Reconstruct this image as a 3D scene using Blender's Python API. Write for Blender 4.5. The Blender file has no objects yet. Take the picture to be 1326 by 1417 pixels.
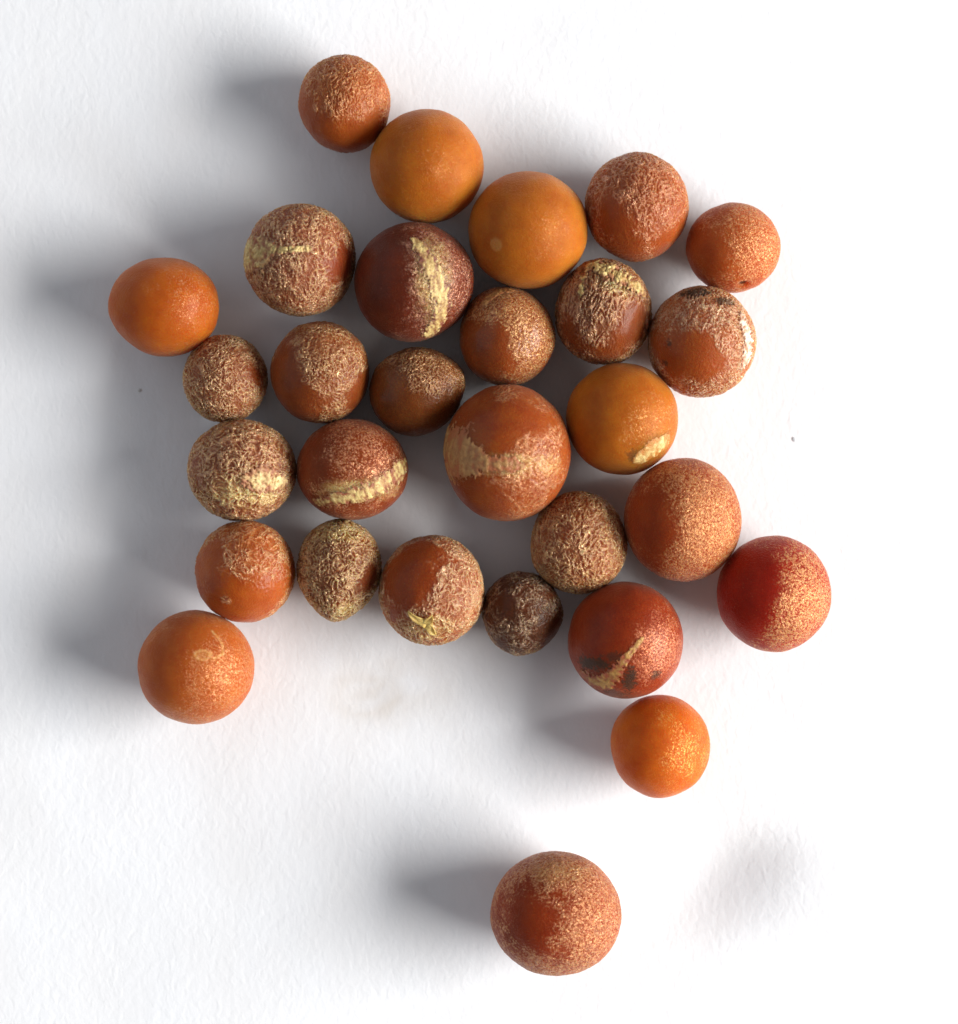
import bpy, bmesh, math
import numpy as np

C = bpy.context.scene.collection
scene = bpy.context.scene
PX = 0.0001                 # one photograph pixel = 0.1 mm on the paper
CX, CY = 663.0, 708.5
H = 3200.0                  # camera height in pixels (0.32 m)

# ------------------------------------------------------------------ camera
cam_d = bpy.data.cameras.new('camera')
cam = bpy.data.objects.new('camera', cam_d); C.objects.link(cam)
cam.location = (0, 0, H * PX)
cam.rotation_euler = (0, 0, 0)
cam_d.sensor_fit = 'VERTICAL'
cam_d.sensor_height = 24.0
cam_d.lens = 24.0 * H / 1417.0
cam_d.clip_start = 0.01
cam_d.clip_end = 20
cam_d.dof.use_dof = True
cam_d.dof.focus_distance = (H - 95) * PX
cam_d.dof.aperture_fstop = 6.5
scene.camera = cam

# ------------------------------------------------------------------ room light
world = bpy.data.worlds.new('World'); scene.world = world
world.use_nodes = True
bg = world.node_tree.nodes['Background']
bg.inputs['Color'].default_value = (1.0, 0.965, 0.965, 1)
bg.inputs['Strength'].default_value = 0.17

# window light: low, from the right and a little below
def area(name, az, el, dist, sx, sy, power, col):
    l = bpy.data.lights.new(name, 'AREA')
    l.shape = 'RECTANGLE'; l.size = sx; l.size_y = sy
    l.energy = power; l.color = col
    o = bpy.data.objects.new(name, l); C.objects.link(o)
    a, e = math.radians(az), math.radians(el)
    d = np.array([math.cos(e) * math.cos(a), math.cos(e) * math.sin(a), math.sin(e)])
    o.location = tuple(d * dist)
    from mathutils import Vector
    o.rotation_euler = Vector(tuple(-d)).to_track_quat('-Z', 'Y').to_euler()
    return o
area('window_light', -9, 26, 1.25, 0.98, 0.60, 39.5, (1.0, 0.985, 0.965))
area('added_fill_light', 160, 30, 2.4, 4.6, 2.2, 24.0, (0.78, 0.87, 1.0))   # added fill to lift the shadows on the left, no such source seen

scene.view_settings.view_transform = 'Standard'
scene.view_settings.look = 'None'
scene.view_settings.exposure = 0.0
scene.view_settings.gamma = 1.0
scene.cycles.use_denoising = True
scene.cycles.max_bounces = 10

# ------------------------------------------------------------------ noise
_rng = np.random.default_rng(7)
_perm = _rng.permutation(256).astype(np.int32)
_perm = np.concatenate([_perm, _perm, _perm])
_g = _rng.normal(size=(256, 3)); _g /= np.linalg.norm(_g, axis=1)[:, None]
_g = _g.astype(np.float32)

def perlin(p):
    """gradient noise, p (N,3) -> about -0.7..0.7"""
    p = p.astype(np.float32)
    i = np.floor(p).astype(np.int32)
    f = p - i
    i &= 255
    u = f * f * f * (f * (f * 6 - 15) + 10)
    out = 0
    for dx in (0, 1):
        wx = u[:, 0] if dx else 1 - u[:, 0]
        a = _perm[i[:, 0] + dx]
        for dy in (0, 1):
            wy = u[:, 1] if dy else 1 - u[:, 1]
            b = _perm[a + i[:, 1] + dy]
            for dz in (0, 1):
                wz = u[:, 2] if dz else 1 - u[:, 2]
                g = _g[_perm[b + i[:, 2] + dz]]
                dot = g[:, 0] * (f[:, 0] - dx) + g[:, 1] * (f[:, 1] - dy) + g[:, 2] * (f[:, 2] - dz)
                out = out + wx * wy * wz * dot
    return out

def fbm(p, octaves=3):
    s, a = 0, 1.0
    for k in range(octaves):
        s = s + a * perlin(p * (2.03 ** k) + 17.3 * k); a *= 0.5
    return s

def sstep(a, b, x):
    t = np.clip((x - a) / (b - a), 0, 1)
    return t * t * (3 - 2 * t)

# ------------------------------------------------------------------ base sphere
_bm = bmesh.new()
bmesh.ops.create_icosphere(_bm, subdivisions=7, radius=1.0)
_bm.verts.ensure_lookup_table()
SV = np.array([v.co[:] for v in _bm.verts], dtype=np.float32)
SF = np.array([[v.index for v in f.verts] for f in _bm.faces], dtype=np.int32)
_bm.free()

def mesh_from(name, V, F):
    me = bpy.data.meshes.new(name)
    n = F.shape[1]
    me.vertices.add(len(V)); me.vertices.foreach_set('co', np.ascontiguousarray(V, dtype=np.float32).ravel())
    me.loops.add(F.size); me.loops.foreach_set('vertex_index', np.ascontiguousarray(F, dtype=np.int32).ravel())
    me.polygons.add(len(F))
    me.polygons.foreach_set('loop_start', np.arange(0, F.size, n, dtype=np.int32))
    me.polygons.foreach_set('loop_total', np.full(len(F), n, dtype=np.int32))
    me.polygons.foreach_set('use_smooth', np.ones(len(F), dtype=bool))
    me.update(calc_edges=True)
    me.validate()
    return me

def put_masks(me, m):
    a = me.attributes.new('masks', 'FLOAT_COLOR', 'POINT')
    a.data.foreach_set('color', np.ascontiguousarray(m, dtype=np.float32).ravel())

def normals(V, F):
    n = np.zeros_like(V)
    fn = np.cross(V[F[:, 1]] - V[F[:, 0]], V[F[:, 2]] - V[F[:, 0]])
    for k in range(3):
        np.add.at(n, F[:, k], fn)
    return n / (np.linalg.norm(n, axis=1)[:, None] + 1e-12)

def lin(r, g, b):
    f = lambda c: (c / 255 / 12.92) if c / 255 <= 0.04045 else ((c / 255 + 0.055) / 1.055) ** 2.4
    return (f(r), f(g), f(b), 1)

# ------------------------------------------------------------------ materials
class N:
    def __init__(s, name):
        s.m = bpy.data.materials.new(name); s.m.use_nodes = True
        s.t = s.m.node_tree; s.t.nodes.clear()
    def n(s, typ, ins=None, **kw):
        x = s.t.nodes.new(typ)
        for k, v in kw.items(): setattr(x, k, v)
        for k, v in (ins or {}).items():
            if isinstance(v, bpy.types.NodeSocket): s.t.links.new(v, x.inputs[k])
            else: x.inputs[k].default_value = v
        return x
    def mix(s, f, a, b, mode='MIX'):
        x = s.t.nodes.new('ShaderNodeMix'); x.data_type = 'RGBA'; x.blend_type = mode
        for i, v in ((0, f), (6, a), (7, b)):
            if isinstance(v, bpy.types.NodeSocket): s.t.links.new(v, x.inputs[i])
            else: x.inputs[i].default_value = v
        return x.outputs[2]
    def math(s, op, a, b=0.0, c=0.0, clamp=False):
        x = s.t.nodes.new('ShaderNodeMath'); x.operation = op; x.use_clamp = clamp
        for i, v in ((0, a), (1, b), (2, c)):
            if isinstance(v, bpy.types.NodeSocket): s.t.links.new(v, x.inputs[i])
            else: x.inputs[i].default_value = v
        return x.outputs[0]
    def ramp(s, f, lo, hi):
        x = s.n('ShaderNodeMapRange', {0: f, 1: lo, 2: hi, 3: 0.0, 4: 1.0}); x.clamp = True
        return x.outputs[0]

def seed_material(name, base, base2, film, rough=0.4, grain=0.5, gscale=3.7, coat=0.0, sss=0.8, film_k=1.0, stretch=(1, 1, 1), filmtex=0.78, rot=0.0, sscale=0.0058, wscale=1.1):
    q = N(name)
    at = q.n('ShaderNodeAttribute', attribute_name='masks')
    sep = q.n('ShaderNodeSeparateColor', {0: at.outputs['Color']})
    r_film, g_pale, b_dark = sep.outputs[0], sep.outputs[1], sep.outputs[2]
    a_wear = at.outputs['Alpha']
    tc = q.n('ShaderNodeTexCoord')
    rt = q.n('ShaderNodeMapping', {'Vector': tc.outputs['Object'], 'Rotation': (0, 0, rot)})
    mp = q.n('ShaderNodeMapping', {'Vector': rt.outputs[0], 'Scale': (1000 * stretch[0], 1000 * stretch[1], 1000 * stretch[2])})
    co = mp.outputs[0]
    big = q.n('ShaderNodeTexNoise', {'Vector': co, 'Scale': 0.24, 'Detail': 6.0, 'Roughness': 0.68})
    tint = q.ramp(big.outputs[0], 0.36, 0.66)
    fine = q.n('ShaderNodeTexNoise', {'Vector': co, 'Scale': gscale, 'Detail': 2.5, 'Roughness': 0.6, 'Distortion': 0.6})
    fibre = q.n('ShaderNodeTexNoise', {'Vector': co, 'Scale': gscale * 0.55, 'Detail': 3.0, 'Roughness': 0.6, 'Distortion': 1.6})
    kb = 0.82 if base[1] > 0.14 else 0.75
    dk = lambda c: (c[0] * kb, c[1] * kb * (0.96 if base[1] > 0.14 else 1.10), c[2] * kb * 0.62, 1)
    col = q.mix(tint, dk(base), dk(base2))
    # fine speckle of dry skin, only where the film mask allows it
    speck = q.ramp(q.math('MULTIPLY_ADD', a_wear, 0.21, fine.outputs[0]), 0.58, 0.76)
    speck = q.math('MULTIPLY', speck, q.ramp(a_wear, 0.0, 0.35))
    worm = q.n('ShaderNodeTexNoise', {'Vector': co, 'Scale': wscale, 'Detail': 1.0, 'Roughness': 0.5, 'Distortion': 1.1})
    ab = q.math('ABSOLUTE', q.math('SUBTRACT', worm.outputs[0], 0.5))
    rdg = q.ramp(ab, 0.062, 0.008)
    worm2 = q.n('ShaderNodeTexNoise', {'Vector': co, 'Scale': wscale * 1.9, 'Detail': 1.0, 'Roughness': 0.5, 'Distortion': 0.8})
    ab2 = q.math('ABSOLUTE', q.math('SUBTRACT', worm2.outputs[0], 0.5))
    rdg = q.math('MAXIMUM', rdg, q.math('MULTIPLY', q.ramp(ab2, 0.055, 0.01), 0.6))
    wf_ = q.math('MULTIPLY', r_film, q.math('MULTIPLY_ADD', rdg, 0.60, 0.26))
    f = q.math('MAXIMUM', q.math('MULTIPLY', wf_, film_k), q.math('MULTIPLY', speck, filmtex))
    fl = q.mix(q.ramp(fibre.outputs[0], 0.35, 0.65), film, (film[0] * 0.72, film[1] * 0.62, film[2] * 0.52, 1))
    pores = q.n('ShaderNodeTexVoronoi', {'Vector': co, 'Scale': 1.7, 'Randomness': 1.0})
    pore = q.math('MULTIPLY', q.ramp(pores.outputs['Distance'], 0.17, 0.05), q.ramp(big.outputs[0], 0.42, 0.60))
    col = q.mix(q.math('MULTIPLY', pore, 0.22), col, fl)
    col = q.mix(f, col, fl)
    pale = q.mix(q.ramp(fibre.outputs[0], 0.35, 0.68), lin(236, 214, 150), lin(196, 160, 88))
    col = q.mix(g_pale, col, pale)
    col = q.mix(b_dark, col, lin(52, 42, 32))
    h = q.math('ADD', q.math('MULTIPLY', fine.outputs[0], 0.7), q.math('MULTIPLY', fibre.outputs[0], 0.5))
    h = q.math('ADD', h, q.math('MULTIPLY', q.math('MULTIPLY', rdg, r_film), 1.0))
    bump = q.n('ShaderNodeBump', {'Height': h, 'Strength': min(1.0, grain), 'Distance': 0.00034})
    sw = q.math('MULTIPLY_ADD', f, -0.65 * sss, sss, clamp=True)
    rg = q.math('MULTIPLY_ADD', f, -0.20, q.math('MULTIPLY_ADD', tint, 0.10, rough - 0.05))
    b = q.n('ShaderNodeBsdfPrincipled', {
        'Base Color': col, 'Roughness': rg, 'Metallic': q.math('MULTIPLY', f, 0.38), 'Subsurface Weight': sw, 'Subsurface Radius': (1.0, 0.32, 0.10),
        'Subsurface Scale': sscale, 'IOR': 1.5, 'Specular IOR Level': q.math('MULTIPLY_ADD', r_film, 0.85, 0.17), 'Specular Tint': (1.0, 0.80, 0.58, 1),
        'Sheen Weight': 0.10, 'Sheen Roughness': 0.45, 'Sheen Tint': (1.0, 0.74, 0.56, 1), 'Coat Weight': coat, 'Coat Roughness': 0.22, 'Normal': bump.outputs[0]})
    o = q.n('ShaderNodeOutputMaterial', {'Surface': b.outputs[0]})
    return q.m

def scar_material(name, a, b_, edge=None, rough=0.5):
    q = N(name)
    at = q.n('ShaderNodeAttribute', attribute_name='masks')
    sep = q.n('ShaderNodeSeparateColor', {0: at.outputs['Color']})
    tc = q.n('ShaderNodeTexCoord')
    mp = q.n('ShaderNodeMapping', {'Vector': tc.outputs['Object'], 'Scale': (1000, 1000, 1000)})
    nz = q.n('ShaderNodeTexNoise', {'Vector': mp.outputs[0], 'Scale': 2.2, 'Detail': 4.0, 'Roughness': 0.65, 'Distortion': 0.8})
    f = q.math('ADD', q.math('MULTIPLY', q.ramp(nz.outputs[0], 0.3, 0.7), 0.5), q.math('MULTIPLY', sep.outputs[0], 0.5))
    col = q.mix(f, (b_[0] * .62, b_[1] * .55, b_[2] * .45, 1), a)
    if edge: col = q.mix(at.outputs['Alpha'], edge, col)
    col = q.mix(sep.outputs[2], col, lin(48, 38, 26))
    bump = q.n('ShaderNodeBump', {'Height': nz.outputs[0], 'Strength': 0.6, 'Distance': 0.0003})
    b = q.n('ShaderNodeBsdfPrincipled', {'Base Color': col, 'Roughness': rough, 'Subsurface Weight': 0.25,
        'Subsurface Radius': (1, .6, .3), 'Subsurface Scale': 0.001, 'Normal': bump.outputs[0]})
    q.n('ShaderNodeOutputMaterial', {'Surface': b.outputs[0]})
    return q.m

# ------------------------------------------------------------------ the paper
def build_paper():
    def axis(lo, hi, step, far):
        core = np.arange(lo, hi + 1e-6, step)
        out = [core[0] - 60 * k * k * 1.3 for k in range(1, 12)]
        out2 = [core[-1] + 60 * k * k * 1.3 for k in range(1, 12)]
        return np.array(sorted(out) + list(core) + out2)
    xs = axis(-760, 760, 8, 0); ys = axis(-800, 800, 8, 0)
    X, Y = np.meshgrid(xs, ys)
    P = np.stack([X.ravel(), Y.ravel(), np.zeros(X.size)], 1)
    z = 5.0 * perlin(P * np.array([0.0024, 0.0030, 1]) + 3.1) + 1.3 * perlin(P * np.array([0.008, 0.010, 1]) + 9.7)
    def shade_dent(px, py, sx, sy, d):
        x, y = px - CX, CY - py
        return -d * np.exp(-((P[:, 0] - x) / sx) ** 2 - ((P[:, 1] - y) / sy) ** 2)
    z += shade_dent(945, 1232, 122, 66, 27) + shade_dent(1000, 1180, 90, 42, 10)  # hollows added so the sheet darkens here like a leftover soft shadow
    z += shade_dent(505, 958, 44, 34, 2.2)  # slight hollow added to help shade the beige smudge
    P[:, 2] = z
    P[:, 2] -= P[:, 2].max()          # highest point of the sheet is z = 0
    zoff = P[:, 2]
    nx, ny = len(xs), len(ys)
    i = np.arange(nx * ny).reshape(ny, nx)
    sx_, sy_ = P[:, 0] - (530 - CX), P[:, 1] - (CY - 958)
    shadow_smudge = np.exp(-(sx_ / 78) ** 2 - (sy_ / 52) ** 2) * np.clip(.75 + 1.1 * fbm(P * np.array([.02, .02, 1]) + 4.4, 3), 0, 1.3)  # smudged remnant of a shadow, painted into the paper colour as beige
    F = np.stack([i[:-1, :-1], i[:-1, 1:], i[1:, 1:], i[1:, :-1]], -1).reshape(-1, 4)
    me = mesh_from('paper', P * PX, F)
    put_masks(me, np.stack([shadow_smudge, shadow_smudge * 0, shadow_smudge * 0, shadow_smudge * 0 + 1], 1))
    q = N('white_paper')
    at = q.n('ShaderNodeAttribute', attribute_name='masks')
    sps = q.n('ShaderNodeSeparateColor', {0: at.outputs['Color']})
    tc = q.n('ShaderNodeTexCoord')
    mp = q.n('ShaderNodeMapping', {'Vector': tc.outputs['Object'], 'Scale': (1000, 620, 1000), 'Rotation': (0, 0, 0.2)})
    t1 = q.n('ShaderNodeTexNoise', {'Vector': mp.outputs[0], 'Scale': 1.05, 'Detail': 4.0, 'Roughness': 0.55, 'Distortion': 0.5})
    t2 = q.n('ShaderNodeTexNoise', {'Vector': mp.outputs[0], 'Scale': 0.2, 'Detail': 2.0})
    sp = q.n('ShaderNodeTexNoise', {'Vector': mp.outputs[0], 'Scale': 0.09, 'Detail': 3.0})
    h = q.math('MULTIPLY', t1.outputs[0], q.math('MULTIPLY_ADD', t2.outputs[0], 1.4, 0.3))
    bump = q.n('ShaderNodeBump', {'Height': h, 'Strength': 0.25, 'Distance': 0.00026})
    col = q.mix(q.ramp(sp.outputs[0], 0.35, 0.7), (0.83, 0.845, 0.87, 1), (0.81, 0.815, 0.83, 1))
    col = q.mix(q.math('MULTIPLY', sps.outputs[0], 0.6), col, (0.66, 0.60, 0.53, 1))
    b = q.n('ShaderNodeBsdfPrincipled', {'Base Color': col, 'Roughness': 0.75, 'Specular IOR Level': 0.25, 'Normal': bump.outputs[0]})
    q.n('ShaderNodeOutputMaterial', {'Surface': b.outputs[0]})
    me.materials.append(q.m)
    o = bpy.data.objects.new('paper', me); C.objects.link(o)
    o['kind'] = 'structure'; o['label'] = 'white textured drawing paper lying under all the seeds'
    Z = zoff.reshape(ny, nx)
    def hgt(x, y):                       # height under a point, all in pixels
        a = np.clip(np.searchsorted(xs, x) - 1, 0, nx - 2); c = np.clip(np.searchsorted(ys, y) - 1, 0, ny - 2)
        u = (x - xs[a]) / (xs[a + 1] - xs[a]); v = (y - ys[c]) / (ys[c + 1] - ys[c])
        return (Z[c, a] * (1 - u) + Z[c, a + 1] * u) * (1 - v) + (Z[c + 1, a] * (1 - u) + Z[c + 1, a + 1] * u) * v
    return hgt
paper_z = build_paper()

# ------------------------------------------------------------------ the seeds
# colours as they look under full light (sRGB), turned into base colours
AMBER = (lin(188, 112, 36), lin(170, 92, 28))
ORANGE = (lin(178, 84, 36), lin(160, 66, 26))
RED = (lin(168, 56, 24), lin(150, 40, 18))
BROWN = (lin(140, 62, 28), lin(118, 46, 20))
DARK = (lin(98, 42, 24), lin(76, 30, 18))
MAROON = (lin(114, 38, 22), lin(94, 28, 18))
GOLD = lin(230, 172, 118); PINK = lin(226, 166, 126); PALE = lin(242, 204, 156); STRAW = lin(232, 206, 140)

SEEDS = []
def S(box, label, **k):
    k['box'] = box; k['label'] = label; SEEDS.append(k)

# keys: col, film colour, wr (wrinkle strength), wf (wrinkle frequency), an (anisotropy x,y,z), rotation of wrinkles,
# wear (fine speckle), blobs [(px,py,radius,delta)] add or remove film, scars, dark stains, out = outline bumps (angle, width, amount)
S((414, 77, 540, 212), 'orange-brown grainy seed at the topmost end of the cluster', col=ORANGE, film=GOLD, wr=.8, wf=7, an=(1.5, .8, 1), wear=.6, base=.55,
  blobs=[(485, 140, 45, .6), (440, 190, 40, -.6), (500, 195, 45, -.6), (425, 150, 28, -.3)], out=[(230, 50, -.02)])
S((511, 152, 669, 309), 'smooth amber-orange seed with dark lower right side beside the topmost seed', sscale=.008, col=AMBER, film=GOLD, wr=.1, wf=9, wear=.3, base=.15,
  blobs=[(630, 235, 40, .25)], rough=.42, grain=.5, sss=.9)
S((650, 237, 816, 400), 'largest smooth amber-orange seed with one small pale spot on it', sscale=.008, col=AMBER, film=GOLD, wr=.08, wf=9, wear=.28, base=.15,
  blobs=[(770, 320, 50, .2)], rough=.42, grain=.48, spots=[(688, 345, 9)], sss=.9)
S((808, 212, 950, 360), 'brown grainy seed right of the largest smooth amber one', col=(lin(172, 78, 36), lin(154, 62, 28)), film=PINK, wr=.85, wf=7.5, an=(1.3, .8, 1), wear=.65, base=.5,
  blobs=[(890, 280, 55, .5), (845, 300, 30, -.5), (930, 335, 28, -.7), (860, 340, 40, -.4)])
S((950, 281, 1080, 404), 'small orange-red seed with a tiny dark pore at its lower edge', col=(lin(186, 88, 48), lin(170, 70, 36)), film=GOLD, wr=.3, wf=9, wear=.75, base=.32,
  blobs=[(1035, 340, 50, .45), (985, 350, 40, -.4)], pore=(1026, 397), grain=.5, sscale=.010)
S((340, 282, 491, 436), 'wrinkled red-brown seed crossed by a yellow scar at its left edge', col=(lin(150, 58, 26), lin(130, 44, 20)), film=PALE, wr=1.0, wf=6.2, an=(1.25, .85, 1), wear=.4, base=.75,
  blobs=[(478, 365, 26, -.8), (395, 300, 26, -.35), (385, 395, 22, -.2)],
  scars=[dict(name='hilum', pts=[(341, 356, 30), (362, 356, 24), (376, 352, 12), (395, 354, 5), (432, 352, 5)], rag=.5, tone='straw')])
S((490, 307, 654, 473), 'dark maroon seed with a long pale yellow scar down its right side', col=MAROON, film=lin(206, 154, 128), wr=.4, wf=9, an=(1.2, .9, 1), wear=.65, base=.25,
  blobs=[(600, 400, 55, .45), (520, 400, 50, -.5), (620, 350, 30, .3)], pale=[(600, 390, 26, 66, .45)],
  scars=[dict(name='hilum', pts=[(576, 338, 6), (592, 366, 11), (608, 400, 13), (614, 432, 12), (596, 464, 14)], rag=1.0, lon=True, tone='straw')], out=[(20, 30, .02), (300, 30, -.02)], coat=.1)
S((636, 398, 768, 533), 'brown seed with shiny patchy flakes of skin below the largest amber one', col=(lin(152, 68, 30), lin(130, 52, 22)), film=lin(220, 176, 122), wr=.35, wf=4.5, wear=.7, base=.35,
  crisp=.5, blobs=[(735, 470, 45, .6), (680, 480, 28, -.7), (660, 500, 28, -.5), (700, 420, 36, .4)], coat=.25,
  scars=[dict(name='skin_flake', pts=[(672, 424, 6), (690, 408, 8), (706, 404, 8)], rag=.5, tone='tan')], out=[(115, 30, .03)])
S((770, 363, 902, 506), 'brown seed with long wrinkles under a torn straw-yellow cap', col=(lin(142, 62, 24), lin(122, 48, 18)), film=lin(236, 190, 148), wr=1.15, wf=5.2, an=(1.7, .6, 1), rot=-12, wear=.3, base=.72,
  blobs=[(875, 455, 30, -.9), (785, 460, 24, -.6), (830, 495, 30, -.5), (830, 430, 30, .3)], coat=.15, pale=[(855, 395, 32, 24, .55)],
  scars=[dict(name='hilum', pts=[(818, 374, 14), (838, 382, 15), (862, 394, 12), (884, 408, 10)], rag=1.2, tone='straw', lift=2.2),
         dict(name='skin_flake', pts=[(808, 390, 5), (804, 410, 5), (803, 418, 3)], rag=.6, tone='straw', lift=1.6)], out=[(90, 30, .02)])
S((897, 396, 1045, 549), 'orange-brown seed with pale flaky top and black specks at the right edge', col=(lin(176, 84, 40), lin(160, 66, 30)), film=lin(232, 206, 172), wr=.8, wf=8, an=(1.2, .8, 1), wear=.8, base=.52,
  crisp=.5, blobs=[(975, 415, 50, .6), (1030, 470, 42, .75), (1015, 530, 34, .6), (965, 495, 38, -.6), (925, 500, 30, -.35)],
  dark=[(958, 408, 26, 9, .95), (1000, 422, 20, 8, .8), (922, 480, 5, 6, .7), (918, 505, 7, 5, .7), (1020, 440, 10, 6, .5)],
  scars=[dict(name='skin_flake', pts=[(1022, 445, 10), (1030, 470, 13), (1028, 500, 10)], rag=1.4, tone='white')])
S((154, 360, 304, 496), 'glossy bright orange translucent seed furthest left in the photo', col=(lin(186, 94, 26), lin(170, 74, 20)), film=lin(196, 140, 100), wr=.04, wf=9, wear=.4, base=.1,
  blobs=[(268, 395, 40, .45), (280, 440, 30, .35)], rough=.42, grain=.5, coat=.06, sss=1.0, sscale=.011, out=[(150, 40, .015), (40, 40, .02), (330, 30, .015), (270, 40, .01), (225, 30, -.02)])
S((253, 466, 367, 585), 'small finely wrinkled gold-brown seed beside the furthest left seed', col=(lin(150, 66, 30), lin(130, 50, 22)), film=PALE, wr=1.0, wf=6.5, wear=.4, base=.8,
  blobs=[(355, 520, 22, -.6), (280, 500, 22, -.2)])
S((376, 447, 512, 588), 'brown seed with a gold crinkled patch and smooth lower rim', col=(lin(146, 66, 28), lin(124, 48, 20)), film=lin(226, 190, 140), wr=.8, wf=7, wear=.6, base=.45,
  crisp=.4, blobs=[(460, 510, 45, .5), (400, 550, 40, -.8), (505, 550, 30, -.8), (395, 500, 25, -.4)], coat=.15)
S((512, 479, 642, 605), 'dark brown pimpled seed with a pointed right end in deep shade', col=(lin(126, 62, 26), lin(108, 46, 18)), film=lin(214, 168, 120), wr=.85, wf=8.5, wear=.4, base=.36,
  blobs=[(590, 520, 42, .4), (570, 585, 45, -.8), (530, 560, 34, -.5)], coat=.3, out=[(22, 24, .055), (320, 40, -.035), (70, 40, -.02), (120, 40, -.02)])
S((614, 533, 790, 722), 'largest seed, chestnut with a tan hilum at left and flaky bands', col=(lin(168, 78, 34), lin(146, 52, 22)), film=lin(228, 172, 124), wr=.5, wf=6, an=(1, 1, 1), wear=.55, base=.2,
  blobs=[(745, 625, 45, .65), (720, 690, 50, .4), (700, 555, 45, .3), (690, 600, 26, -.55), (655, 690, 36, -.55), (735, 590, 25, -.6), (670, 585, 36, -.45)], coat=.15,
  scars=[dict(name='hilum', pts=[(616, 610, 20), (628, 628, 36), (650, 636, 26), (676, 644, 10), (704, 644, 11), (722, 646, 4)], rag=.8, tone='tan')],
  crisp=.4, pale=[(705, 645, 44, 16, .5), (755, 645, 36, 14, .35)])
S((785, 503, 940, 658), 'smooth amber seed with a tan scar at its lower right edge', sscale=.008, col=AMBER, film=lin(222, 166, 104), wr=.12, wf=10, wear=.55, base=.1,
  blobs=[(885, 585, 52, .35), (820, 570, 46, -.5)], rough=.42, grain=.35, dark=[(872, 632, 8, 10, .5)],
  scars=[dict(name='hilum', pts=[(886, 636, 13), (902, 624, 17), (918, 614, 14)], rag=.35, tone='straw')], sss=.9)
S((260, 581, 408, 719), 'pale wrinkled seed with a broad cream patch at its lower right', col=(lin(148, 64, 32), lin(130, 50, 24)), film=PALE, wr=1.1, wf=5.6, wear=.4, base=.95,
  blobs=[(275, 640, 18, -.7), (400, 610, 16, -.4)], pale=[(350, 680, 56, 26, .6)],
  scars=[dict(name='hilum', pts=[(352, 666, 14), (370, 664, 19), (390, 668, 13)], rag=.5, tone='cream')], coat=.2)
S((410, 578, 564, 718), 'red-brown satin seed with a straw crescent scar along its lower right', col=(lin(142, 58, 32), lin(126, 46, 24)), film=PINK, wr=.25, wf=10, wear=.75, base=.28,
  blobs=[(500, 620, 50, .3), (440, 640, 40, -.2)], grain=.4, pale=[(500, 676, 64, 16, .55)],
  scars=[dict(name='hilum', pts=[(440, 693, 6), (470, 688, 12), (505, 682, 14), (532, 668, 16), (552, 652, 15), (560, 636, 8)], rag=1.2, tone='straw')])
S((864, 633, 1026, 804), 'large orange-red seed with fine golden grain above the far right seed', col=(lin(172, 70, 32), lin(152, 50, 24)), film=GOLD, wr=.25, wf=11, an=(1.2, .9, 1), wear=.9, base=.42, low=.2,
  blobs=[(965, 720, 65, .4), (895, 725, 48, -.7)], grain=.6)
S((734, 683, 864, 822), 'small gold crinkled seed tucked between two large red-brown seeds', col=(lin(156, 70, 30), lin(136, 52, 22)), film=lin(234, 198, 146), wr=1.05, wf=6.2, an=(1.1, .9, 1), wear=.5, base=.8,
  blobs=[(775, 740, 24, -.35), (855, 720, 20, -.5)], coat=.15, dark=[(750, 788, 10, 14, .35)], out=[(335, 30, .02), (210, 30, .02)])
S((270, 718, 407, 859), 'bright orange seed with wrinkled top above the lowest left seed', col=(lin(186, 88, 30), lin(166, 66, 22)), film=lin(234, 196, 148), wr=.8, wf=6, wear=.5, base=.45,
  crisp=.6, blobs=[(345, 755, 50, .6), (285, 790, 26, -.5), (335, 830, 55, -.7), (300, 760, 22, -.5), (316, 826, 10, .9), (385, 850, 22, .4), (288, 806, 12, .5)], coat=.15)
S((412, 720, 528, 855), 'brown seed netted with pale wrinkles and tapering to its lower end', col=(lin(136, 58, 26), lin(116, 44, 20)), film=lin(238, 206, 154), wr=1.2, wf=5.4, wear=.4, base=.85,
  blobs=[(515, 800, 22, -.9), (450, 770, 18, -.3)], pale=[(475, 735, 44, 16, .45), (478, 842, 26, 12, .35)], out=[(262, 26, .05), (225, 30, -.02), (315, 40, -.04)], dark=[(425, 742, 12, 10, .35)])
S((525, 742, 670, 892), 'orange-brown seed with wrinkled right half and yellow star-shaped calyx', col=(lin(162, 70, 28), lin(140, 50, 20)), film=lin(236, 206, 162), wr=1.0, wf=6.4, an=(1.15, .9, 1), wear=.5, base=.7,
  crisp=.6, blobs=[(565, 790, 42, -1.0), (590, 760, 14, -.4), (545, 850, 22, -.15)], calyx=(592, 860), pale=[(595, 868, 40, 20, .4)], coat=.12)
S((670, 788, 780, 902), 'smallest dark brown seed veined with thin pale wrinkles', col=DARK, film=lin(196, 170, 140), wr=1.0, wf=4.4, wear=.15, base=.42,
  blobs=[(765, 870, 20, -.5), (700, 830, 18, -.2)], out=[(250, 30, .02), (60, 40, -.02)])
S((786, 805, 946, 967), 'glossy red-brown seed with olive and straw scar at its lower left', col=(lin(156, 54, 24), lin(136, 38, 18)), film=lin(214, 138, 100), wr=.2, wf=9, wear=.8, base=.15,
  blobs=[(905, 880, 55, .5), (835, 850, 48, -.7), (895, 925, 30, .1)], coat=.08, crisp=.2, grain=.4,
  dark=[(818, 914, 34, 11, .85), (845, 905, 16, 8, .6), (868, 938, 11, 26, .85), (903, 930, 9, 7, .75), (850, 957, 26, 8, .6)],
  scars=[dict(name='hilum', pts=[(812, 936, 13), (832, 945, 15), (848, 926, 9), (860, 908, 5), (872, 893, 5), (884, 879, 3)], rag=.9, tone='olive')], )
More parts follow.
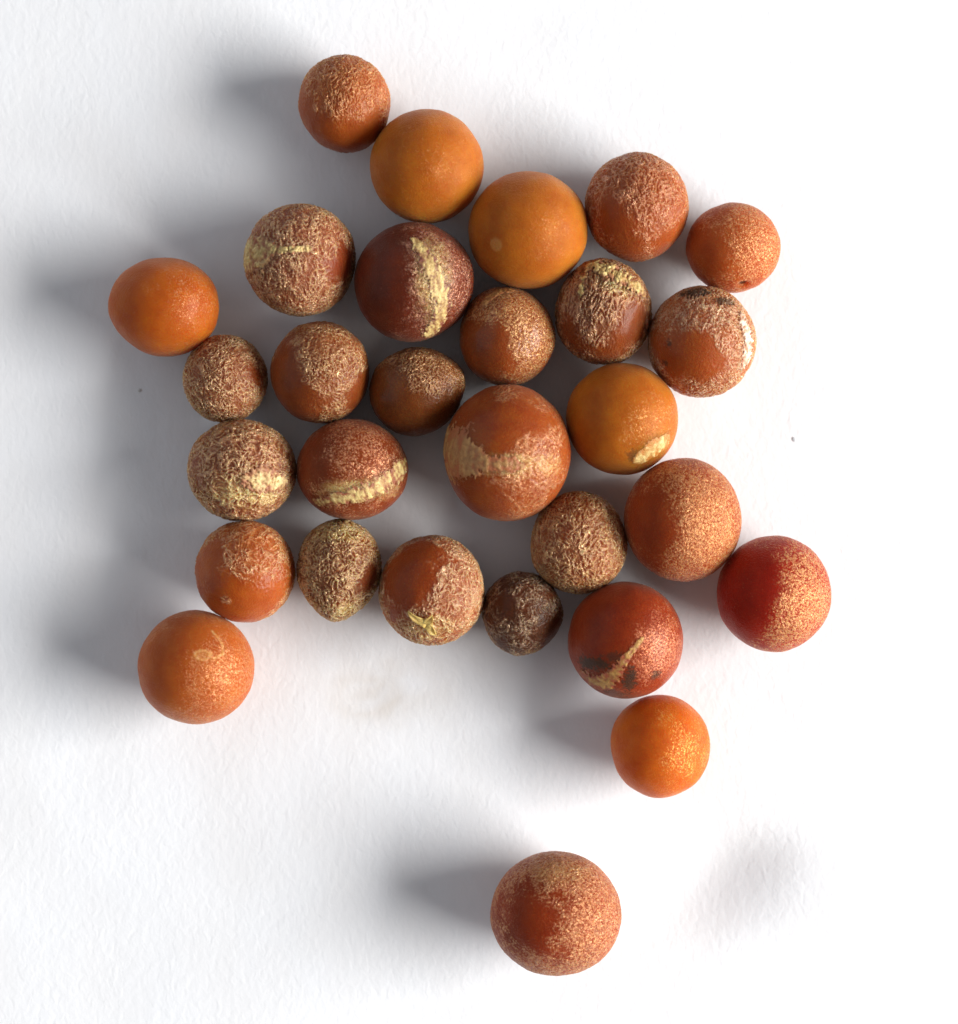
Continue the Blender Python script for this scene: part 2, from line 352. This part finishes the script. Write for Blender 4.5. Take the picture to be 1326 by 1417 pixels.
S((990, 740, 1148, 900), 'deep red seed dusted with gold grain, furthest right in the photo', col=(lin(172, 34, 22), lin(152, 24, 16)), film=lin(230, 180, 124), wr=.2, wf=11, wear=.9, base=.35, low=.2,
  blobs=[(1090, 830, 66, .5), (1030, 800, 44, -1.0), (1015, 850, 34, -.9)], grain=.6, sscale=.011, sss=.95)
S((191, 845, 352, 1001), 'orange seed with a small pale ring mark, lowest on the left side', col=(lin(188, 98, 48), lin(172, 78, 36)), film=lin(224, 160, 112), wr=.2, wf=8, wear=.55, base=.36,
  blobs=[(310, 930, 52, .45), (222, 930, 40, -.7), (270, 870, 40, -.2)], ring=(290, 901, 11, 7), streaks=[(300, 870, 314, 886, 2), (314, 886, 316, 900, 2), (316, 900, 304, 906, 2)], grain=.35, sscale=.011, sss=.95, out=[(110, 30, .012)])
S((844, 962, 983, 1104), 'bright golden-orange seed at the lower right end of the cluster', col=(lin(208, 112, 34), lin(192, 88, 24)), film=lin(242, 190, 104), wr=.1, wf=11, an=(1.2, 1, 1), wear=.6, base=.1,
  blobs=[(940, 1030, 52, .4), (870, 1030, 36, -.6)], grain=.5, sss=.95, sscale=.011, out=[(150, 30, .01), (200, 30, -.015)])
S((679, 1180, 860, 1350), 'large speckled red-brown seed lying apart below the cluster', col=(lin(162, 56, 24), lin(138, 40, 18)), film=lin(230, 176, 128), wr=.35, wf=10, wear=.8, base=.5, low=.25,
  blobs=[(738, 1255, 60, -.5), (800, 1280, 60, .25), (770, 1200, 46, .3)], grain=.6, pale=[(775, 1200, 46, 16, .2)])

TONES = {'straw': (lin(236, 214, 146), lin(196, 154, 78)), 'tan': (lin(200, 152, 92), lin(160, 110, 58)), 'cream': (lin(240, 220, 164), lin(214, 178, 108)),
         'white': (lin(250, 240, 226), lin(226, 200, 170)), 'olive': (lin(206, 158, 84), lin(150, 104, 44))}

def unit(v): return v / (np.linalg.norm(v, axis=-1, keepdims=True) + 1e-9)

# first pass: positions and half axes, all in pixels
for s in SEEDS:
    x0, y0, x1, y1 = s['box']
    ax, ay = (x1 - x0) / 2, (y1 - y0) / 2
    px, py = (x0 + x1) / 2 - CX, CY - (y0 + y1) / 2
    r = (ax + ay) / 2; r = r * H / (H + r); az = r * 0.97
    k = (H - az) / H
    s['c'] = np.array([px * k, py * k]); s['ax'] = np.array([ax * k, ay * k, az]); s['pc'] = ((x0 + x1) / 2, (y0 + y1) / 2, ax, ay)
# ease neighbours apart where they would cut into each other
for it in range(30):
    for i in range(len(SEEDS)):
        for j in range(i + 1, len(SEEDS)):
            a, b = SEEDS[i], SEEDS[j]
            d = np.append(b['c'] - a['c'], b['ax'][2] - a['ax'][2]); L = np.linalg.norm(d); u = d / L
            ra = 1 / np.linalg.norm(u / a['ax']); rb = 1 / np.linalg.norm(u / b['ax'])
            gap = L - ra - rb - 1.0
            if gap < 0:
                m = d[:2] / (np.linalg.norm(d[:2]) + 1e-9) * gap * 0.25
                a['c'] = a['c'] + m; b['c'] = b['c'] - m

def build_seed(idx, s):
    d = SV
    cx, cy, ax, ay = s['pc']
    A = s['ax']
    off = idx * 11.37
    def dirv(px, py):
        u, v = (px - cx) / ax, -(py - cy) / ay
        rr = math.hypot(u, v)
        if rr > 0.985: u, v = u / rr * 0.985, v / rr * 0.985
        return np.array([u, v, math.sqrt(max(0, 1 - u * u - v * v))], dtype=np.float32)
    R = (ax + ay) / 2
    def cap(px, py, rad):
        return np.exp(-(np.linalg.norm(d - dirv(px, py), axis=1) / (rad / R)) ** 2)
    def ecap(px, py, rx, ry, soft=1.0):
        q = (d - dirv(px, py))
        m = np.sqrt((q[:, 0] / (rx / R)) ** 2 + (q[:, 1] / (ry / R)) ** 2 + (q[:, 2] / (max(rx, ry) / R)) ** 2)
        return m
    # ---- film mask
    low = fbm(d * 2.3 + off, 3)
    film = s.get('base', .4) + s.get('low', .35) * low
    for (bx, by, br, bd) in s.get('blobs', []):
        film = film + bd * cap(bx, by, br)
    film = np.clip(film, 0, 1)
    cr = s.get('crisp', .3 if s.get('wr', .5) > .3 else 0.0) * .7
    film = film * (1 - cr) + cr * sstep(.30, .58, film + .28 * fbm(d * 6.5 + off + 150, 3))
    # ---- wrinkles: ridges of warped noise
    th = math.radians(s.get('rot', 0))
    an = s.get('an', (1, 1, 1))
    q = np.stack([(d[:, 0] * math.cos(th) + d[:, 1] * math.sin(th)) * an[0], (-d[:, 0] * math.sin(th) + d[:, 1] * math.cos(th)) * an[1], d[:, 2] * an[2]], 1)
    wf = s.get('wf', 7)
    warp = np.stack([perlin(q * 3.1 + off + 5), perlin(q * 3.1 + off + 25), perlin(q * 3.1 + off + 45)], 1)
    p1 = q * wf + warp * 1.5 + off
    p1 = p1 * 1.3
    r1 = 1 - np.clip(np.abs(perlin(p1)) * 4.4, 0, 1)
    r2 = 1 - np.clip(np.abs(perlin(p1 * 1.7 + 31.7)) * 3.8, 0, 1)
    ridge = np.maximum(r1, 0.8 * r2)
    ridge = ridge * (0.55 + 0.9 * np.clip(perlin(q * 4 + off + 77) + .5, 0, 1))
    fineg = perlin(q * 17 + off + 3)
    film = np.clip(film + (.45 * fineg + .35 * (ridge - .45) + .25 * perlin(q * 9 + off + 8)) * (1 - np.abs(2 * film - 1)), 0, 1)
    wr = s.get('wr', .5)
    crest = np.clip(sstep(.40, .95, ridge) * sstep(.12, .62, film) * (.55 + .9 * np.clip(fbm(q * 7 + off + 130, 2) + .35, 0, 1)), 0, 1)
    filmy = np.clip(min(1, wr * 1.1) * sstep(.08, .7, film) * ((.10 + 1.15 * crest) if wr < .99 else (.20 + 1.1 * crest)), 0, 1)
    wear = s.get('wear', .5) * sstep(.05, .7, film) * (1 - .75 * min(1, max(0, wr - .3) / .6))
    dark = np.zeros(len(d)); pale = np.zeros(len(d))
    for (bx, by, rx, ry, st) in s.get('dark', []):
        m = ecap(bx, by, rx, ry)
        dark = np.maximum(dark, st * sstep(1.15, .55, m + 0.55 * fbm(d * 9 + off + 60, 2) + .9 * perlin(d * 24 + off) + .4 * (ridge - .5)))
    for (bx, by, rx, ry, st) in s.get('pale', []):
        m = ecap(bx, by, rx, ry)
        pale = np.maximum(pale, st * sstep(1.25, .3, m + 0.5 * fbm(d * 7 + off + 90, 2)) * (0.35 + 0.65 * sstep(.2, .7, ridge)))
    for (bx, by, br) in s.get('spots', []):
        m = np.linalg.norm(d - dirv(bx, by), axis=1) / (br / R)
        pale = np.maximum(pale, .2 * sstep(1.15, .8, m + .25 * low))
    if 'ring' in s:
        bx, by, rx, ry = s['ring']
        m = ecap(bx, by, rx, ry) + .25 * low
        pale = np.maximum(pale, .38 * np.exp(-((m - 1) / .22) ** 2) + .14 * sstep(1, .8, m))
    def segdist(A_, B_):
        ab = B_ - A_; t = np.clip(((d - A_) @ ab) / (ab @ ab), 0, 1)
        return np.linalg.norm(d - unit(A_ + t[:, None] * ab), axis=1), t
    for (xa, ya, xb, yb, w) in s.get('streaks', []):
        dd, t = segdist(dirv(xa, ya), dirv(xb, yb))
        pale = np.maximum(pale, .34 * np.exp(-(dd / (w / R)) ** 2))
    frng = np.random.default_rng(idx + 100)
    for k in range(s.get('flakes', 0)):
        a_ = frng.uniform(0, 6.28); rr = frng.uniform(.1, .75)
        m = np.linalg.norm(d - unit(np.array([rr * math.cos(a_), rr * math.sin(a_), math.sqrt(1 - rr * rr)])), axis=1)
        filmy = np.maximum(filmy, .55 * sstep(1.2, .5, m / frng.uniform(.018, .045) + .9 * fbm(d * 15 + off, 2)))
    # ---- relief (in pixels)
    rel = wr * film * 2.9 * (sstep(.15, .9, ridge) - .35) + 0.5 * wr * fineg * film
    rel = rel + 2.0 * fbm(d * 1.6 + off + 40, 2) + 0.10 * fineg
    if 'pore' in s:
        m = np.linalg.norm(d - dirv(*s['pore']), axis=1) / (8 / R)
        rel = rel - 7 * np.exp(-m ** 2 * 1.3); dark = np.maximum(dark, .8 * sstep(.9, .3, m))
    phi = np.degrees(np.arctan2(d[:, 1], d[:, 0])) % 360
    eq = np.sqrt(d[:, 0] ** 2 + d[:, 1] ** 2)
    bul = np.zeros(len(d))
    for (a0, wd, am) in s.get('out', []):
        dl = (phi - a0 + 180) % 360 - 180
        bul += 1.6 * am * np.exp(-(dl / wd) ** 2) * eq ** 2
    def surf(extra=0.0):
        V = d * A * (1 + bul)[:, None]
        return V + unit(d / A) * (rel + extra)[:, None]
    V = surf()
    zmin = V[:, 2].min()
    x, y = s['c']
    z0 = paper_z(x, y)
    V = V - np.array([0, 0, zmin])
    me = mesh_from('dried_seed', V * PX, SF)
    put_masks(me, np.stack([filmy, pale, dark, wear], 1))
    kw = {k: s[k] for k in ('rough', 'grain', 'coat', 'sss', 'gscale', 'sscale') if k in s}
    if wr >= .7: kw['coat'] = min(max(kw.get('coat', 0), .12), .2)
    me.materials.append(seed_material('seed_skin', s['col'][0], s['col'][1], s['film'], stretch=an, rot=-th, **kw))
    o = bpy.data.objects.new('dried_seed', me); C.objects.link(o)
    o.location = (x * PX, y * PX, (z0 - 0.1) * PX)
    o['label'] = s['label']; o['category'] = 'seed'; o['group'] = 'dried seeds scattered on the paper'
    # ---- scars and flakes: raised patches of their own skin
    nrm = normals(V, SF)
    for sc in s.get('scars', []):
        best = np.full(len(d), 9.0); along = np.zeros(len(d)); run = 0.0
        pts = sc['pts']
        for k in range(len(pts) - 1):
            A_, B_ = dirv(*pts[k][:2]), dirv(*pts[k + 1][:2])
            dd, t = segdist(A_, B_)
            w = 1.2 * (pts[k][2] * (1 - t) + pts[k + 1][2] * t) / R
            m = dd / w
            up = m < best
            best = np.where(up, m, best); along = np.where(up, run + t * np.linalg.norm(B_ - A_), along); run += np.linalg.norm(B_ - A_)
        rag = sc.get('rag', .5)
        fib = .6 * perlin(np.stack([along * 15, best * 1.2, np.full(len(d), off)], 1) + .8 * fbm(d * 5 + off, 2)[:, None]) + .55 * perlin(np.stack([along * 33, best * 1.5, np.full(len(d), off + 9)], 1))
        if sc.get('lon'): fib = .7 * perlin(np.stack([along * 5, best * 2.5, np.full(len(d), off)], 1) + 1.2 * fbm(d * 6 + off, 2)[:, None]) + .4 * perlin(d * 26 + off)
        edge = 0.34 * rag * fbm(d * 13 + off + 200, 3) + 0.75 * rag * fib + 0.45 * rag * (ridge - .55)
        m = 0.92 - best + edge                    # > 0 inside
        m = np.where(best < 1.6, m, -1)
        ink = m > -0.06
        keep = ink[SF].all(axis=1)
        F = SF[keep]
        ids, inv = np.unique(F, return_inverse=True)
        if len(ids) < 10: continue
        mm = m[ids]
        streak = .8 * perlin(np.stack([along[ids] * 13, best[ids] * 1.2, d[ids, 2] * 3 + off], 1)) + .5 * perlin(d[ids] * 15 + off) + .25 * perlin(d[ids] * 31 + off)
        lift = sc.get('lift', 1.0)
        h = -0.5 + (0.5 + 0.75 * lift) * sstep(0, .22, mm) + lift * 1.0 * streak * sstep(.05, .4, mm)
        W = V[ids] + nrm[ids] * h[:, None]
        pm = mesh_from(sc['name'], W * PX, inv.reshape(-1, 3))
        if sc.get('lon'): streak = .9 * perlin(np.stack([along[ids] * 3.5, d[ids, 0] * 17, np.full(len(ids), off)], 1) + .5 * fbm(d[ids] * 6 + off, 2)[:, None]) + .45 * perlin(d[ids] * 28 + off)
        tone = np.clip(.36 + 1.4 * streak, 0, 1)
        put_masks(pm, np.stack([tone, tone * 0, dark[ids] * sstep(.5, .0, mm) * .9, np.clip(.02 + 1.05 * sstep(-.05, .95, mm) + 1.7 * streak * sstep(-.04, .2, mm), 0, 1)], 1))
        eb, ef = s['col'][0], s['film']
        pm.materials.append(scar_material('scar_skin', *TONES[sc['tone']], edge=tuple(.72 * eb[k] * (.95, 1, .7)[k] + .14 * ef[k] for k in range(3)) + (1,)))
        po = bpy.data.objects.new(sc['name'], pm); C.objects.link(po); po.parent = o
        if sc['name'] == 'hilum': po['label'] = {'straw': 'straw-yellow ragged hilum scar', 'tan': 'tan ragged hilum scar', 'cream': 'cream hilum patch', 'olive': 'olive and straw pointed hilum scar'}[sc['tone']]
        else: po['label'] = {'straw': 'curl of straw-yellow dry skin', 'tan': 'thin tan flake of dry skin', 'white': 'bleached flake of dry skin'}[sc['tone']]
    if 'calyx' in s:
        mat = scar_material('calyx_skin', lin(236, 206, 120), lin(196, 150, 70))
        c = dirv(*s['calyx'])
        n = unit(c / A); t1 = unit(np.cross([0, 1, 0], n)); t2 = np.cross(n, t1)
        cp = c * A * (1 + 0.0) - np.array([0, 0, zmin])
        for (ang, ln, wd) in ((143, 34, 8), (62, 19, 9), (306, 21, 8)):
            a = math.radians(ang); e = t1 * math.cos(a) + t2 * math.sin(a); f = np.cross(n, e)
            rows, cols = 9, 7
            P = []
            for top in (1, 0):
                for i in range(rows):
                    t = i / (rows - 1)
                    half = wd * (1 - t) ** .8 * (.75 + .5 * t) + .3
                    for j in range(cols):
                        u = j / (cols - 1) * 2 - 1
                        p = cp + e * (t * ln) + f * (u * half)
                        g = p + np.array([0, 0, zmin]); g = g / np.linalg.norm(g / A)   # drop onto the seed
                        lift = 2.6 + 4.5 * math.sin(t * 2.2) * (.5 + .5 * t) + 1.8 * u * u - 2.2 * (1 - top) + 1.0 * math.sin(7 * t + 3 * u)
                        P.append(g + n * lift - np.array([0, 0, zmin]))
            P = np.array(P); F = []
            m_ = rows * cols
            for i in range(rows - 1):
                for j in range(cols - 1):
                    a0 = i * cols + j
                    F.append((a0, a0 + 1, a0 + cols + 1, a0 + cols)); F.append((m_ + a0, m_ + a0 + cols, m_ + a0 + cols + 1, m_ + a0 + 1))
            rim = [j for j in range(cols)] + [i * cols + cols - 1 for i in range(1, rows)] + [(rows - 1) * cols + j for j in range(cols - 2, -1, -1)] + [i * cols for i in range(rows - 2, 0, -1)]
            for k in range(len(rim)):
                a0, b0 = rim[k], rim[(k + 1) % len(rim)]
                F.append((b0, a0, m_ + a0, m_ + b0))
            pm = mesh_from('calyx_lobe', P * PX, np.array(F))
            tone = np.clip(.55 + .6 * perlin(P * .09), 0, 1)
            put_masks(pm, np.stack([tone, tone * 0, tone * 0, tone * 0 + 1], 1))
            pm.materials.append(mat)
            po = bpy.data.objects.new('calyx_lobe', pm); C.objects.link(po); po.parent = o
            po['label'] = 'yellow papery calyx lobe'
    return o

for i, s in enumerate(SEEDS):
    build_seed(i, s)

# ------------------------------------------------------------------ specks of dust on the paper
def speck(px, py, rx, ry, rot, tone, label):
    x, y = px - CX, CY - py
    bm = bmesh.new(); bmesh.ops.create_icosphere(bm, subdivisions=3, radius=1.0)
    V = np.array([v.co[:] for v in bm.verts]); F = np.array([[v.index for v in f.verts] for f in bm.faces]); bm.free()
    V = V * (1 + .35 * perlin(V * 1.7 + px)[:, None]) * np.array([rx, ry, min(rx, ry) * .25])
    a = math.radians(rot); V[:, :2] = V[:, :2] @ np.array([[math.cos(a), math.sin(a)], [-math.sin(a), math.cos(a)]])
    V[:, 2] -= V[:, 2].min() + .3
    me = mesh_from('dust_speck', V * PX, F)
    q = N('dust'); tc = q.n('ShaderNodeTexCoord')
    nz = q.n('ShaderNodeTexNoise', {'Vector': tc.outputs['Object'], 'Scale': 4000.0})
    col = q.mix(nz.outputs[0], tone, (tone[0] * .85, tone[1] * .85, tone[2] * .85, 1))
    b = q.n('ShaderNodeBsdfPrincipled', {'Base Color': col, 'Roughness': .9}); q.n('ShaderNodeOutputMaterial', {'Surface': b.outputs[0]})
    me.materials.append(q.m)
    o = bpy.data.objects.new('dust_speck', me); C.objects.link(o)
    o.location = (x * PX, y * PX, paper_z(x, y) * PX)
    o['label'] = label; o['category'] = 'speck'; o['group'] = 'dust specks on the paper'
speck(193, 540, 2.8, 2.2, 20, lin(200, 196, 192), 'tiny dark speck on the shaded paper left of the seeds')
speck(1099, 608, 2.2, 3.6, 20, lin(190, 192, 196), 'pale grey speck alone on the bright paper at right')
